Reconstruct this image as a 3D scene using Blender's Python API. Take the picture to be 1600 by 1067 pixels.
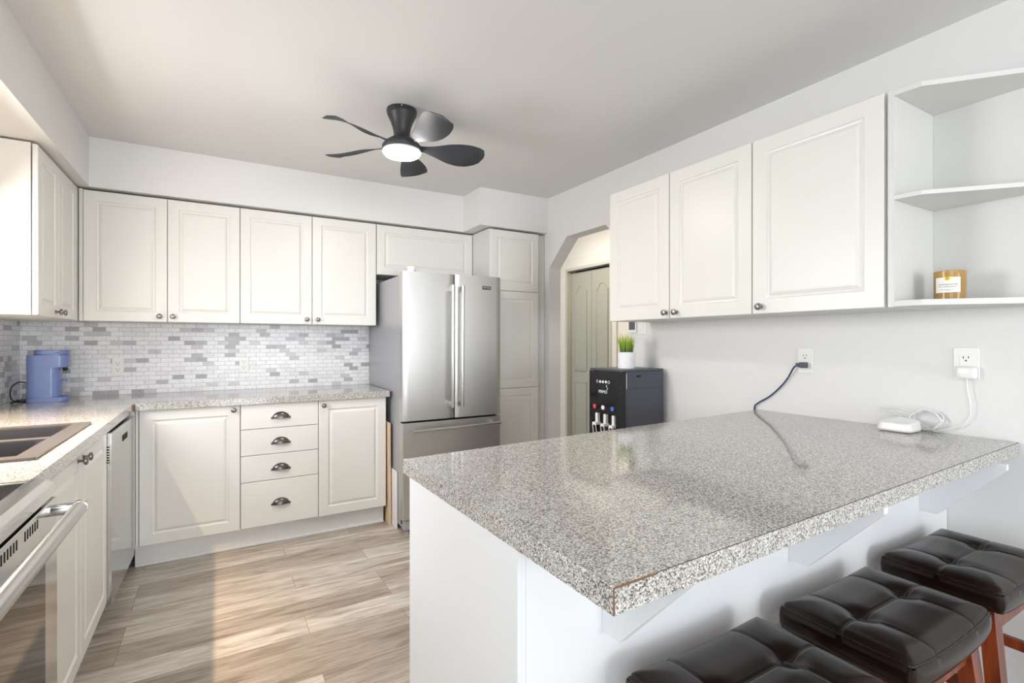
import bpy, bmesh, math, random
from mathutils import Vector, Matrix
R = math.radians
C = bpy.context.scene.collection
for o in list(bpy.data.objects): bpy.data.objects.remove(o)

# ------------------------------------------------------------------ camera, sky, daylight, exposure
H = 1.262                      # camera height
FPX = 782.67                   # focal length in pixels of a 1600 wide frame
cam_d = bpy.data.cameras.new('camera'); cam = bpy.data.objects.new('camera', cam_d); C.objects.link(cam)
cam_d.sensor_width = 36.0; cam_d.lens = FPX / 1600 * 36.0; cam_d.clip_start = 0.02
cam.location = (0, 0, H); cam.rotation_euler = (R(90), 0, R(-30.418))
bpy.context.scene.camera = cam
vs = bpy.context.scene.view_settings
vs.view_transform = 'Standard'; vs.look = 'None'; vs.gamma = 1.0; vs.use_curve_mapping = False
vs.exposure = 0.46
W = bpy.data.worlds.new('sky'); bpy.context.scene.world = W; W.use_nodes = True
bg = W.node_tree.nodes['Background']; bg.inputs[0].default_value = (0.80, 0.90, 1.0, 1); bg.inputs[1].default_value = 1.0

def area(name, loc, rot, sx, sy, power, col):
    d = bpy.data.lights.new(name, 'AREA'); d.shape = 'RECTANGLE'; d.size = sx; d.size_y = sy
    d.energy = power; d.color = col
    o = bpy.data.objects.new(name, d); C.objects.link(o); o.location = loc; o.rotation_euler = rot
    return o
# daylight through the three windows (each lamp stands in its window opening)
area('daylight_patio_door', (1.05, -6.53, 1.10), (R(80), 0, 0), 2.3, 2.0, 145, (0.90, 0.95, 1.0))
area('daylight_sink_window', (-1.06, 2.25, 1.55), (0, R(-58), 0), 0.86, 0.90, 30, (0.97, 0.98, 1.0))
area('daylight_side_window', (-1.06, -1.15, 1.20), (0, R(-72), 0), 1.8, 1.8, 41, (0.86, 0.93, 1.0))
# warm down light recessed in the soffit over the sink
sp = bpy.data.lights.new('soffit_down_light', 'SPOT'); sp.energy = 160; sp.color = (1.0, 0.74, 0.47)
sp.spot_size = R(106); sp.spot_blend = 0.6; sp.shadow_soft_size = 0.018
so = bpy.data.objects.new('soffit_down_light', sp); C.objects.link(so); so.location = (-0.905, 2.25, 2.135); so.rotation_euler = (0, R(14), 0)
# fill light added to brighten the hall behind the archway
hl = bpy.data.lights.new('hall_fill', 'AREA'); hl.size = 0.3; hl.energy = 7.5; hl.color = (1.0, 0.93, 0.84)
ho = bpy.data.objects.new('hall_fill', hl); C.objects.link(ho); ho.location = (2.62, 3.72, 2.40)

# ------------------------------------------------------------------ materials
def sl(h):
    h = h.lstrip('#'); v = [int(h[i:i+2], 16)/255 for i in (0, 2, 4)]
    return tuple((c/12.92 if c <= .04045 else ((c+.055)/1.055)**2.4) for c in v) + (1.0,)
def mat(name, col=(.8, .8, .8, 1), rough=.5, metal=0.0, bump=None, **kw):
    m = bpy.data.materials.new(name); m.use_nodes = True
    nt = m.node_tree; b = nt.nodes['Principled BSDF']
    if isinstance(col, str): col = sl(col)
    b.inputs['Base Color'].default_value = col; b.inputs['Roughness'].default_value = rough; b.inputs['Metallic'].default_value = metal
    for k, v in kw.items(): b.inputs[k.replace('_', ' ')].default_value = v
    if bump:
        sc, st, ve = bump
        tc = nt.nodes.new('ShaderNodeTexCoord'); mp = nt.nodes.new('ShaderNodeMapping'); n = nt.nodes.new('ShaderNodeTexNoise')
        mp.inputs['Scale'].default_value = ve; n.inputs['Scale'].default_value = sc; n.inputs['Detail'].default_value = 3
        bp = nt.nodes.new('ShaderNodeBump'); bp.inputs['Strength'].default_value = st; bp.inputs['Distance'].default_value = .002
        nt.links.new(tc.outputs['Object'], mp.inputs[0]); nt.links.new(mp.outputs[0], n.inputs[0])
        nt.links.new(n.outputs[0], bp.inputs['Height']); nt.links.new(bp.outputs[0], b.inputs['Normal'])
    return m
def N(m, t, **kw):
    n = m.node_tree.nodes.new(t)
    for k, v in kw.items(): setattr(n, k, v)
    return n
def ramp(m, stops, interp='LINEAR'):
    n = N(m, 'ShaderNodeValToRGB'); cr = n.color_ramp; cr.interpolation = interp
    while len(cr.elements) < len(stops): cr.elements.new(.5)
    for e, (p, c) in zip(cr.elements, stops): e.position = p; e.color = sl(c) if isinstance(c, str) else c
    return n
def P(m): return m.node_tree.nodes['Principled BSDF']
def LK(m, a, b): m.node_tree.links.new(a, b)

M = {}
M['wall'] = mat('white wall paint', '#e4e3e1', .55, bump=(180, .12, (1, 1, 1)))
M['ceiling'] = mat('flat ceiling paint', '#e2e1e0', .9, bump=(120, .15, (1, 1, 1)))
M['hall'] = mat('warm hall paint', '#ebe5db', .6)
M['cab'] = mat('off white thermofoil', '#e6e4de', .34, bump=(60, .05, (1, 1, 8)))
M['carcass'] = mat('white melamine', '#dbdad6', .45)
M['side'] = mat('white painted panel', '#e8e9ea', .42)
M['toe'] = mat('white toe board', '#e3e2df', .5)
M['trim'] = mat('white trim paint', '#e6e0d4', .4)
M['pewter'] = mat('antique pewter', '#8f8b86', .32, 1.0)
M['dark_pewter'] = mat('dark pewter', '#6c6865', .30, 1.0)
M['chrome'] = mat('polished steel', '#c9c8c5', .12, 1.0)
M['satin'] = mat('satin steel', '#c4c3c0', .26, 1.0)
M['black'] = mat('black gloss plastic', '#101014', .10)
M['black_matt'] = mat('dark slate plastic', '#484b56', .42)
M['rubber'] = mat('black cord rubber', '#15151a', .5)
M['dark'] = mat('dark gap', '#1c1814', .8)
M['plate'] = mat('white outlet plastic', '#ecebe6', .3)
M['slot'] = mat('outlet slot black', '#2a2522', .6)
M['white_plastic'] = mat('white plastic', '#eeecea', .28)
M['grey_plate'] = mat('grey display', '#5a5a63', .35)
M['navy'] = mat('navy cord', '#35345a', .5)
M['blue'] = mat('periwinkle blue plastic', '#7688bb', .28)
M['blue2'] = mat('periwinkle blue plastic dark', '#586ba8', .3)
M['sage'] = mat('sage green door paint', '#aeac9c', .38, bump=(40, .06, (4, 4, .5)))
M['trim2'] = mat('greyed trim paint', '#c9c4b6', .4)
M['fan'] = mat('satin charcoal', '#2c2d30', .42)
M['fan2'] = mat('satin grey blade', '#373a40', .55)
M['sink'] = mat('dark granite composite', '#2e2d32', .30, bump=(900, .1, (1, 1, 1)))
M['sinkrim'] = mat('taupe composite rim', '#5d5853', .22)
M['leather'] = mat('dark brown leather', '#150b07', .25, bump=(260, .06, (1, 1, 1)), Specular_IOR_Level=.34, Specular_Tint=(1, .86, .78, 1))
M['piping'] = mat('black leather piping', '#120d0c', .35)
M['wax'] = mat('amber wax', '#d9bb80', .25)
M['paper'] = mat('white paper label', '#f2efec', .6)
M['gold'] = mat('gold foil', '#d1b24a', .3, .6)
M['ink'] = mat('grey ink', '#6c6468', .6)
M['red'] = mat('red button', '#e0444a', .3); M['bluebtn'] = mat('blue button', '#3e6fd0', .3)
M['pot'] = mat('white glazed pot', '#efeef0', .35)
M['birch'] = mat('raw pine board', '#dcc0a0', .6, bump=(30, .1, (8, 8, .6)))
M['glass_black'] = mat('black ceramic glass', '#0c0a09', .04)
M['seam'] = mat('dark seam', '#5d544c', .6)
M['brown_core'] = mat('brown laminate core', '#7a5a3f', .6)

def glass_pane():
    m = mat('window glass', '#ffffff', .02); nt = m.node_tree
    t = N(m, 'ShaderNodeBsdfTransparent'); g = N(m, 'ShaderNodeBsdfGlossy'); g.inputs['Roughness'].default_value = .02
    f = N(m, 'ShaderNodeFresnel'); mx = N(m, 'ShaderNodeMixShader'); out = nt.nodes['Material Output']
    LK(m, f.outputs[0], mx.inputs[0]); LK(m, t.outputs[0], mx.inputs[1]); LK(m, g.outputs[0], mx.inputs[2]); LK(m, mx.outputs[0], out.inputs[0])
    return m
M['glass'] = glass_pane()
def jar_glass():
    m = mat('amber glass', '#dcb875', .03); b = P(m)
    b.inputs['Transmission Weight'].default_value = .55; b.inputs['IOR'].default_value = 1.3
    return m
M['amber'] = jar_glass()
def emit(name, col, s):
    m = mat(name, col, .4); b = P(m); b.inputs['Emission Color'].default_value = col; b.inputs['Emission Strength'].default_value = s; return m
M['lens'] = emit('lit fan lens', (1, .975, .945, 1), 78.0)

def steel(name, col, rough, vec, st):
    m = mat(name, col, rough, 1.0); tc = N(m, 'ShaderNodeTexCoord'); mp = N(m, 'ShaderNodeMapping'); n = N(m, 'ShaderNodeTexNoise')
    mp.inputs['Scale'].default_value = vec; n.inputs['Scale'].default_value = 1; n.inputs['Detail'].default_value = 4
    bp = N(m, 'ShaderNodeBump'); bp.inputs['Strength'].default_value = st; bp.inputs['Distance'].default_value = .0006
    LK(m, tc.outputs['Object'], mp.inputs[0]); LK(m, mp.outputs[0], n.inputs[0]); LK(m, n.outputs[0], bp.inputs['Height']); LK(m, bp.outputs[0], P(m).inputs['Normal'])
    return m
M['steel'] = steel('brushed stainless steel', '#cfcecc', .38, (5, 5, 1500), .22)
M['steel_side'] = mat('grey painted steel', '#b3b4b9', .40, .35)
M['steel_dw'] = mat('bright stainless steel', '#c9c9c6', .16, 1.0)

def counter():
    m = mat('speckled grey laminate', '#b5b0a8', .07); P(m).inputs['Specular IOR Level'].default_value = .75
    tc = N(m, 'ShaderNodeTexCoord'); mp = N(m, 'ShaderNodeMapping'); mp.inputs['Scale'].default_value = (1, 1, 1)
    nz = N(m, 'ShaderNodeTexNoise'); nz.inputs['Scale'].default_value = 310; nz.inputs['Detail'].default_value = 3; nz.inputs['Roughness'].default_value = .55
    v = N(m, 'ShaderNodeTexVoronoi'); v.inputs['Scale'].default_value = 400
    sep = N(m, 'ShaderNodeSeparateColor')
    LK(m, tc.outputs['Object'], mp.inputs[0]); LK(m, mp.outputs[0], nz.inputs[0]); LK(m, mp.outputs[0], v.inputs[0]); LK(m, v.outputs['Color'], sep.inputs[0])
    mx = N(m, 'ShaderNodeMix', data_type='FLOAT'); mx.inputs[0].default_value = .38
    LK(m, nz.outputs[0], mx.inputs[2]); LK(m, sep.outputs[0], mx.inputs[3])
    rp = ramp(m, [(.27, '#423f3c'), (.36, '#75716c'), (.45, '#a5a19b'), (.56, '#c4c0ba'), (.70, '#e4e2dd')])
    LK(m, mx.outputs[0], rp.inputs[0]); LK(m, rp.outputs[0], P(m).inputs['Base Color'])
    return m
M['counter'] = counter()

def tiles(name, axis):
    m = mat(name, '#e8e8ea', .20); P(m).inputs['Specular IOR Level'].default_value = .30
    tc = N(m, 'ShaderNodeTexCoord'); sep = N(m, 'ShaderNodeSeparateXYZ'); cb = N(m, 'ShaderNodeCombineXYZ')
    LK(m, tc.outputs['Object'], sep.inputs[0]); LK(m, sep.outputs[axis], cb.inputs[0]); LK(m, sep.outputs[2], cb.inputs[1])
    b = N(m, 'ShaderNodeTexBrick'); b.offset = .37; b.offset_frequency = 2; b.squash = 1.0
    b.inputs['Color1'].default_value = (0, 0, 0, 1); b.inputs['Color2'].default_value = (1, 1, 1, 1); b.inputs['Mortar'].default_value = (.5, .5, .5, 1)
    b.inputs['Scale'].default_value = 1; b.inputs['Mortar Size'].default_value = .0013; b.inputs['Mortar Smooth'].default_value = .3
    b.inputs['Brick Width'].default_value = .0655; b.inputs['Row Height'].default_value = .0288; b.inputs['Bias'].default_value = 0
    LK(m, cb.outputs[0], b.inputs[0])
    rp = ramp(m, [(0, '#f1f1f3'), (.60, '#e9e8eb'), (.80, '#cfced1'), (.87, '#b0aeb1'), (.95, '#bebcc0')], 'CONSTANT')
    LK(m, b.outputs['Color'], rp.inputs[0])
    nz = N(m, 'ShaderNodeTexNoise'); nz.inputs['Scale'].default_value = 70; nz.inputs['Detail'].default_value = 5; nz.inputs['Distortion'].default_value = 1.5
    LK(m, tc.outputs['Object'], nz.inputs[0])
    vr = ramp(m, [(.32, '#e6e5e7'), (.50, '#ffffff')]); LK(m, nz.outputs[0], vr.inputs[0])
    mu = N(m, 'ShaderNodeMix', data_type='RGBA', blend_type='MULTIPLY'); mu.inputs[0].default_value = .8
    LK(m, rp.outputs[0], mu.inputs[6]); LK(m, vr.outputs[0], mu.inputs[7])
    mo = N(m, 'ShaderNodeMix', data_type='RGBA'); mo.inputs[7].default_value = sl('#b9b8bb')
    LK(m, b.outputs['Fac'], mo.inputs[0]); LK(m, mu.outputs[2], mo.inputs[6]); LK(m, mo.outputs[2], P(m).inputs['Base Color'])
    inv = N(m, 'ShaderNodeMath', operation='SUBTRACT'); inv.inputs[0].default_value = 1; LK(m, b.outputs['Fac'], inv.inputs[1])
    bp = N(m, 'ShaderNodeBump'); bp.inputs['Strength'].default_value = .5; bp.inputs['Distance'].default_value = .001
    LK(m, inv.outputs[0], bp.inputs['Height']); LK(m, bp.outputs[0], P(m).inputs['Normal'])
    return m
M['tile_back'] = tiles('grey mosaic tile back', 0); M['tile_left'] = tiles('grey mosaic tile left', 1)

def floor_mat():
    m = mat('greyed oak plank', '#c2b3a3', .34)
    tc = N(m, 'ShaderNodeTexCoord'); mp = N(m, 'ShaderNodeMapping'); mp.inputs['Location'].default_value = (.35, -2.158 + .152*20, 0)
    LK(m, tc.outputs['Object'], mp.inputs[0])
    b = N(m, 'ShaderNodeTexBrick'); b.offset = .37; b.offset_frequency = 3
    b.inputs['Color1'].default_value = (0, 0, 0, 1); b.inputs['Color2'].default_value = (1, 1, 1, 1); b.inputs['Mortar'].default_value = (.5, .5, .5, 1)
    b.inputs['Scale'].default_value = 1; b.inputs['Mortar Size'].default_value = .0012; b.inputs['Mortar Smooth'].default_value = .2
    b.inputs['Brick Width'].default_value = 1.1; b.inputs['Row Height'].default_value = .152
    LK(m, mp.outputs[0], b.inputs[0])
    sp_ = N(m, 'ShaderNodeSeparateColor'); LK(m, b.outputs['Color'], sp_.inputs[0])
    # grain stretched along the plank, shifted per plank
    cmb = N(m, 'ShaderNodeCombineXYZ'); mul = N(m, 'ShaderNodeMath', operation='MULTIPLY'); mul.inputs[1].default_value = 37
    LK(m, sp_.outputs[0], mul.inputs[0]); LK(m, mul.outputs[0], cmb.inputs[2])
    add = N(m, 'ShaderNodeVectorMath', operation='ADD'); LK(m, mp.outputs[0], add.inputs[0]); LK(m, cmb.outputs[0], add.inputs[1])
    def grain(sc, det, dist, s):
        q = N(m, 'ShaderNodeMapping'); q.inputs['Scale'].default_value = s; LK(m, add.outputs[0], q.inputs[0])
        n = N(m, 'ShaderNodeTexNoise'); n.inputs['Scale'].default_value = sc; n.inputs['Detail'].default_value = det; n.inputs['Distortion'].default_value = dist
        LK(m, q.outputs[0], n.inputs[0]); return n
    g1 = grain(5, 8, .9, (.5, 4.2, 1)); g2 = grain(40, 8, .4, (.25, 4.5, 1)); g3 = grain(3.2, 3, 1.2, (.8, 3.0, 1))
    r1 = ramp(m, [(.28, '#a99c8f'), (.44, '#cfc5ba'), (.60, '#e2dad1'), (.78, '#efe9e2')]); LK(m, g1.outputs[0], r1.inputs[0])
    r2 = ramp(m, [(.36, '#aa9c8e'), (.50, '#ffffff')]); LK(m, g2.outputs[0], r2.inputs[0])
    r3 = ramp(m, [(.26, '#8f7f71'), (.40, '#ffffff')]); LK(m, g3.outputs[0], r3.inputs[0])
    m1 = N(m, 'ShaderNodeMix', data_type='RGBA', blend_type='MULTIPLY'); m1.inputs[0].default_value = .45
    LK(m, r1.outputs[0], m1.inputs[6]); LK(m, r2.outputs[0], m1.inputs[7])
    m2 = N(m, 'ShaderNodeMix', data_type='RGBA', blend_type='MULTIPLY'); m2.inputs[0].default_value = .45
    LK(m, m1.outputs[2], m2.inputs[6]); LK(m, r3.outputs[0], m2.inputs[7])
    rv = ramp(m, [(0, '#cbc4bd'), (.5, '#efece9'), (1, '#ffffff')]); LK(m, sp_.outputs[0], rv.inputs[0])
    m3 = N(m, 'ShaderNodeMix', data_type='RGBA', blend_type='MULTIPLY'); m3.inputs[0].default_value = 1
    LK(m, m2.outputs[2], m3.inputs[6]); LK(m, rv.outputs[0], m3.inputs[7])
    mo = N(m, 'ShaderNodeMix', data_type='RGBA'); mo.inputs[7].default_value = sl('#8b7a6a')
    LK(m, b.outputs['Fac'], mo.inputs[0]); LK(m, m3.outputs[2], mo.inputs[6]); LK(m, mo.outputs[2], P(m).inputs['Base Color'])
    return m
M['floor'] = floor_mat()
def wood(name, c1, c2):
    m = mat(name, c1, .28); tc = N(m, 'ShaderNodeTexCoord'); mp = N(m, 'ShaderNodeMapping'); mp.inputs['Scale'].default_value = (30, 30, 3)
    n = N(m, 'ShaderNodeTexNoise'); n.inputs['Scale'].default_value = 1.2; n.inputs['Detail'].default_value = 5
    LK(m, tc.outputs['Object'], mp.inputs[0]); LK(m, mp.outputs[0], n.inputs[0])
    r = ramp(m, [(.35, c1), (.65, c2)]); LK(m, n.outputs[0], r.inputs[0]); LK(m, r.outputs[0], P(m).inputs['Base Color']); return m
M['cherry'] = wood('cherry stained wood', '#47160a', '#8a3a10')
def grass():
    m = mat('artificial grass', '#7fae2e', .5); tc = N(m, 'ShaderNodeTexCoord'); s = N(m, 'ShaderNodeSeparateXYZ')
    LK(m, tc.outputs['Generated'], s.inputs[0]); r = ramp(m, [(.1, '#466f22'), (.5, '#9dbb35'), (1, '#e6de8c')])
    LK(m, s.outputs[2], r.inputs[0]); LK(m, r.outputs[0], P(m).inputs['Base Color']); return m
M['grass'] = grass()

# ------------------------------------------------------------------ mesh helpers
def face(bm, vs_):
    try: return bm.faces.new(vs_)
    except ValueError: return None
def box(bm, x0, x1, y0, y1, z0, z1, bev=0.0, seg=2):
    t = bmesh.new() if bev else bm
    v = [t.verts.new((x, y, z)) for x in (x0, x1) for y in (y0, y1) for z in (z0, z1)]
    for q in ((0, 1, 3, 2), (4, 6, 7, 5), (0, 4, 5, 1), (2, 3, 7, 6), (0, 2, 6, 4), (1, 5, 7, 3)): t.faces.new([v[i] for i in q])
    if bev:
        bmesh.ops.bevel(t, geom=list(t.edges), offset=bev, segments=seg, affect='EDGES', profile=.5)
        merge(bm, t)
    return bm
def merge(bm, t):
    mp = {v: bm.verts.new(v.co) for v in t.verts}
    for f in t.faces: face(bm, [mp[v] for v in f.verts])
    t.free()
def lathe(bm, prof, c=(0, 0, 0), axis='Z', n=28):
    """prof: (radius, height) pairs along the axis"""
    ax = {'X': Vector((1, 0, 0)), 'Y': Vector((0, 1, 0)), 'Z': Vector((0, 0, 1))}.get(axis, axis) if isinstance(axis, str) else Vector(axis).normalized()
    u = ax.orthogonal().normalized(); w = ax.cross(u); c = Vector(c); rings = []
    for r, h in prof:
        if r < 1e-6: rings.append([bm.verts.new(c + ax*h)])
        else: rings.append([bm.verts.new(c + ax*h + (u*math.cos(2*math.pi*i/n) + w*math.sin(2*math.pi*i/n))*r) for i in range(n)])
    for a, b in zip(rings, rings[1:]):
        for i in range(n):
            j = (i+1) % n
            if len(a) == 1 and len(b) == 1: continue
            if len(a) == 1: face(bm, [a[0], b[i], b[j]])
            elif len(b) == 1: face(bm, [a[i], b[0], a[j]])
            else: face(bm, [a[i], b[i], b[j], a[j]])
    for rg, fl in ((rings[0], True), (rings[-1], False)):
        if len(rg) > 2: face(bm, rg if fl else rg[::-1])
    return bm
def spline(pts, k=8, closed=False):
    pts = [Vector(p) for p in pts]; n = len(pts); out = []
    for i in range(n if closed else n-1):
        g = (lambda q: pts[q % n]) if closed else (lambda q: pts[max(0, min(n-1, q))])
        p0, p1, p2, p3 = g(i-1), g(i), g(i+1), g(i+2)
        for j in range(k):
            t = j/k
            out.append(.5*((2*p1) + (p2-p0)*t + (2*p0-5*p1+4*p2-p3)*t*t + (3*p1-p0-3*p2+p3)*t**3))
    if not closed: out.append(pts[-1])
    return out
def tube(bm, pts, r, n=8, closed=False):
    pts = [Vector(p) for p in pts]; L = len(pts); rings = []; up = None
    for i, p in enumerate(pts):
        d = (pts[(i+1) % L] if (closed or i < L-1) else p) - (pts[i-1] if (closed or i > 0) else p)
        d.normalize()
        u = d.orthogonal() if up is None else (up - d*up.dot(d))
        u.normalize(); up = u; w = d.cross(u); rr = r(i/(L-1)) if callable(r) else r
        rings.append([bm.verts.new(p + (u*math.cos(2*math.pi*k/n) + w*math.sin(2*math.pi*k/n))*rr) for k in range(n)])
    for i in range(L if closed else L-1):
        a, b = rings[i], rings[(i+1) % L]
        for k in range(n): face(bm, [a[k], a[(k+1) % n], b[(k+1) % n], b[k]])
    if not closed: face(bm, rings[0][::-1]); face(bm, rings[-1])
    return bm
def prism(bm, poly, d0, d1, axis):
    """poly in the plane perpendicular to axis (x: (y,z), y: (x,z), z: (x,y)), extruded d0..d1"""
    def mk(p, d): return {'x': (d, p[0], p[1]), 'y': (p[0], d, p[1]), 'z': (p[0], p[1], d)}[axis]
    a = [bm.verts.new(mk(p, d0)) for p in poly]; b = [bm.verts.new(mk(p, d1)) for p in poly]
    face(bm, a[::-1]); face(bm, b)
    for i in range(len(poly)):
        j = (i+1) % len(poly); face(bm, [a[i], a[j], b[j], b[i]])
    return bm
def cells(bm, us, vs_, keep, d0, d1, axis):
    """slab made of grid cells (holes where keep(u,v) is False)"""
    def mk(p, q, d): return {'x': (d, p, q), 'y': (p, d, q), 'z': (p, q, d)}[axis]
    K = [[keep((us[i]+us[i+1])/2, (vs_[j]+vs_[j+1])/2) for j in range(len(vs_)-1)] for i in range(len(us)-1)]
    vd = {}
    def V(i, j, k):
        if (i, j, k) not in vd: vd[(i, j, k)] = bm.verts.new(mk(us[i], vs_[j], (d0, d1)[k]))
        return vd[(i, j, k)]
    I, J = len(us)-1, len(vs_)-1
    for i in range(I):
        for j in range(J):
            if not K[i][j]: continue
            for k in (0, 1): face(bm, [V(i, j, k), V(i+1, j, k), V(i+1, j+1, k), V(i, j+1, k)])
            for (a, b, ni, nj) in (((i, j), (i+1, j), i, j-1), ((i+1, j), (i+1, j+1), i+1, j), ((i+1, j+1), (i, j+1), i, j+1), ((i, j+1), (i, j), i-1, j)):
                if not (0 <= ni < I and 0 <= nj < J and K[ni][nj]): face(bm, [V(*a, 0), V(*b, 0), V(*b, 1), V(*a, 1)])
    return bm
def rings_panel(bm, rects):
    """concentric rectangles (x0,x1,z0,z1,y): joined, the last one filled, the first one closed behind"""
    prev = None
    for (x0, x1, z0, z1, y) in rects:
        r = [bm.verts.new(p) for p in ((x0, y, z0), (x1, y, z0), (x1, y, z1), (x0, y, z1))]
        if prev:
            for i in range(4): face(bm, [prev[i], prev[(i+1) % 4], r[(i+1) % 4], r[i]])
        else: face(bm, r[::-1])
        prev = r
    face(bm, prev)
    return bm
def door_bm(w, h, frame=.058, t=.019, panel=True):
    """routed panel door, front at y = 0 facing -Y, lower left corner at the origin"""
    bm = bmesh.new(); rs = [(0, w, 0, h, t), (0, w, 0, h, .003), (.003, w-.003, .003, h-.003, 0)]
    if panel:
        for ins, y in ((frame, 0), (frame+.004, .0060), (frame+.011, .0075), (frame+.014, .0060), (frame+.024, .0008), (frame+.030, .0)):
            rs.append((ins, w-ins, ins, h-ins, y))
    return rings_panel(bm, rs)
def xf(bm, loc=(0, 0, 0), rz=0.0):
    bm.transform(Matrix.Translation(loc) @ Matrix.Rotation(rz, 4, 'Z')); return bm

def obj(name, bm, m, parent=None, smooth=None):
    """link a bmesh given in world coordinates as ONE mesh object"""
    bmesh.ops.recalc_face_normals(bm, faces=bm.faces)
    me = bpy.data.meshes.new(name); o = bpy.data.objects.new(name, me); C.objects.link(o)
    base = wpos(parent) if parent else Vector((0, 0, 0))
    if parent:
        o.parent = parent
        bm.transform(Matrix.Translation(-base))
        o['_w'] = tuple(base)
    bm.to_mesh(me); bm.free()
    me.materials.append(M[m] if isinstance(m, str) else m)
    if smooth is not None:
        me.polygons.foreach_set('use_smooth', [True]*len(me.polygons))
        me.set_sharp_from_angle(angle=R(smooth))
    return o
def wpos(o):
    if '_w' in o: return Vector(o['_w'])
    return Vector(o.location)
def thing(name, label, cat, loc, group=None):
    o = bpy.data.objects.new(name, None); C.objects.link(o); o.empty_display_size = .05
    o.location = loc; o['_w'] = tuple(loc); o['label'] = label; o['category'] = cat
    if group: o['group'] = group
    return o
def tag(o, label, cat, group=None):
    o['label'] = label; o['category'] = cat
    if group: o['group'] = group
    return o
def struct(name, bm, m, parent=None, smooth=None):
    o = obj(name, bm, m, parent, smooth)
    if not parent: o['kind'] = 'structure'
    return o
def B(*a, **k): return box(bmesh.new(), *a, **k)
def copy_thing(r, delta, label, group=None):
    def cp(o, par):
        c = o.copy(); C.objects.link(c)
        if par: c.parent = par
        for ch in list(o.children): cp(ch, c)
        return c
    c = cp(r, None); c.location = Vector(r.location) + Vector(delta); c['label'] = label
    if group: c['group'] = group
    return c
def text_bm(s, size, depth, mtx):
    cu = bpy.data.curves.new('t', 'FONT'); cu.body = s; cu.size = size; cu.extrude = depth; cu.align_x = 'CENTER'; cu.align_y = 'CENTER'; cu.resolution_u = 3
    o = bpy.data.objects.new('t', cu); C.objects.link(o); bpy.context.view_layer.update()
    me = bpy.data.meshes.new_from_object(o); bm = bmesh.new(); bm.from_mesh(me); bm.transform(mtx)
    bpy.data.objects.remove(o); bpy.data.curves.remove(cu); bpy.data.meshes.remove(me)
    return bm
def basis(xa, ya, loc):
    xa = Vector(xa).normalized(); ya = Vector(ya).normalized(); za = xa.cross(ya)
    m = Matrix((xa, ya, za)).transposed().to_4x4(); m.translation = loc; return m

# ------------------------------------------------------------------ the room
HC, HZ = .921, 2.433                       # counter and ceiling height
XL, XR, YB, YF = -1.02, 2.337, 4.055, -6.5
ZU0, ZU1 = 1.381, 2.139                    # wall cabinets
struct('floor', B(XL-.14, 3.75, YF-.14, 5.3, -.06, 0), 'floor')
struct('ceiling', B(XL-.14, 3.75, YF-.14, 5.3, HZ, HZ+.06), 'ceiling')
def win_open(u, v): return (1.80 < u < 2.70 and 1.08 < v < 2.02) or (-2.1 < u < -.2 and .25 < v < 2.12)
struct('wall_left', cells(bmesh.new(), [YF, -2.1, -.2, 1.80, 2.70, YB+.12], [0, .25, 1.08, 2.02, 2.12, HZ], lambda u, v: not win_open(u, v), XL-.12, XL, 'x'), 'wall')
struct('wall_back', B(XL, XR, YB, YB+.12, 0, HZ), 'wall')
bm = prism(bmesh.new(), [(YF, 0), (2.455, 0), (2.455, 1.862), (2.69, 2.079), (3.14, 2.079), (3.38, 1.862), (3.38, 0), (YB+.12, 0), (YB+.12, HZ), (YF, HZ)], XR, XR+.113, 'x')
struct('wall_right', bm, 'wall')
struct('wall_front', cells(bmesh.new(), [XL-.12, -.15, 2.25, XR+.113], [0, .05, 2.15, HZ], lambda u, v: not (-.15 < u < 2.25 and .05 < v < 2.15), YF-.12, YF, 'y'), 'wall')
# hall beyond the archway
struct('wall_hall', cells(bmesh.new(), [1.6, 3.703, 4.413, 5.2], [0, 2.03, HZ], lambda u, v: not (3.703 < u < 4.413 and v < 2.03), 3.30, 3.40, 'x'), 'hall')
struct('wall_hall_near', B(XR+.113, 3.30, 1.5, 1.6, 0, HZ), 'hall')
struct('wall_hall_far', B(XR+.113, 3.30, 5.2, 5.3, 0, HZ), 'hall')
struct('closet_dark_backing', B(3.50, 3.55, 3.5, 4.6, 0, HZ), 'dark')  # added dark backing, keeps the sky out and the gap above the leaves black
bm = bmesh.new(); prism(bm, [(3.622, 0), (3.703, 0), (3.703, 2.03), (4.413, 2.03), (4.413, 0), (4.53, 0), (4.53, 2.155), (3.622, 2.155)], 3.282, 3.30, 'x')
struct('trim_1', bm, 'trim')
bm = bmesh.new(); prism(bm, [(3.69, 0), (3.71, 0), (3.71, 2.022), (4.395, 2.022), (4.395, 0), (4.43, 0), (4.43, 2.05), (3.69, 2.05)], 3.274, 3.345, 'x')
struct('trim_2', bm, 'trim2')
d1 = bpy.data.objects.new('door_1', None); C.objects.link(d1); d1.location = (3.33, 4.05, 0); d1['_w'] = (3.33, 4.05, 0); d1['kind'] = 'structure'
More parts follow.
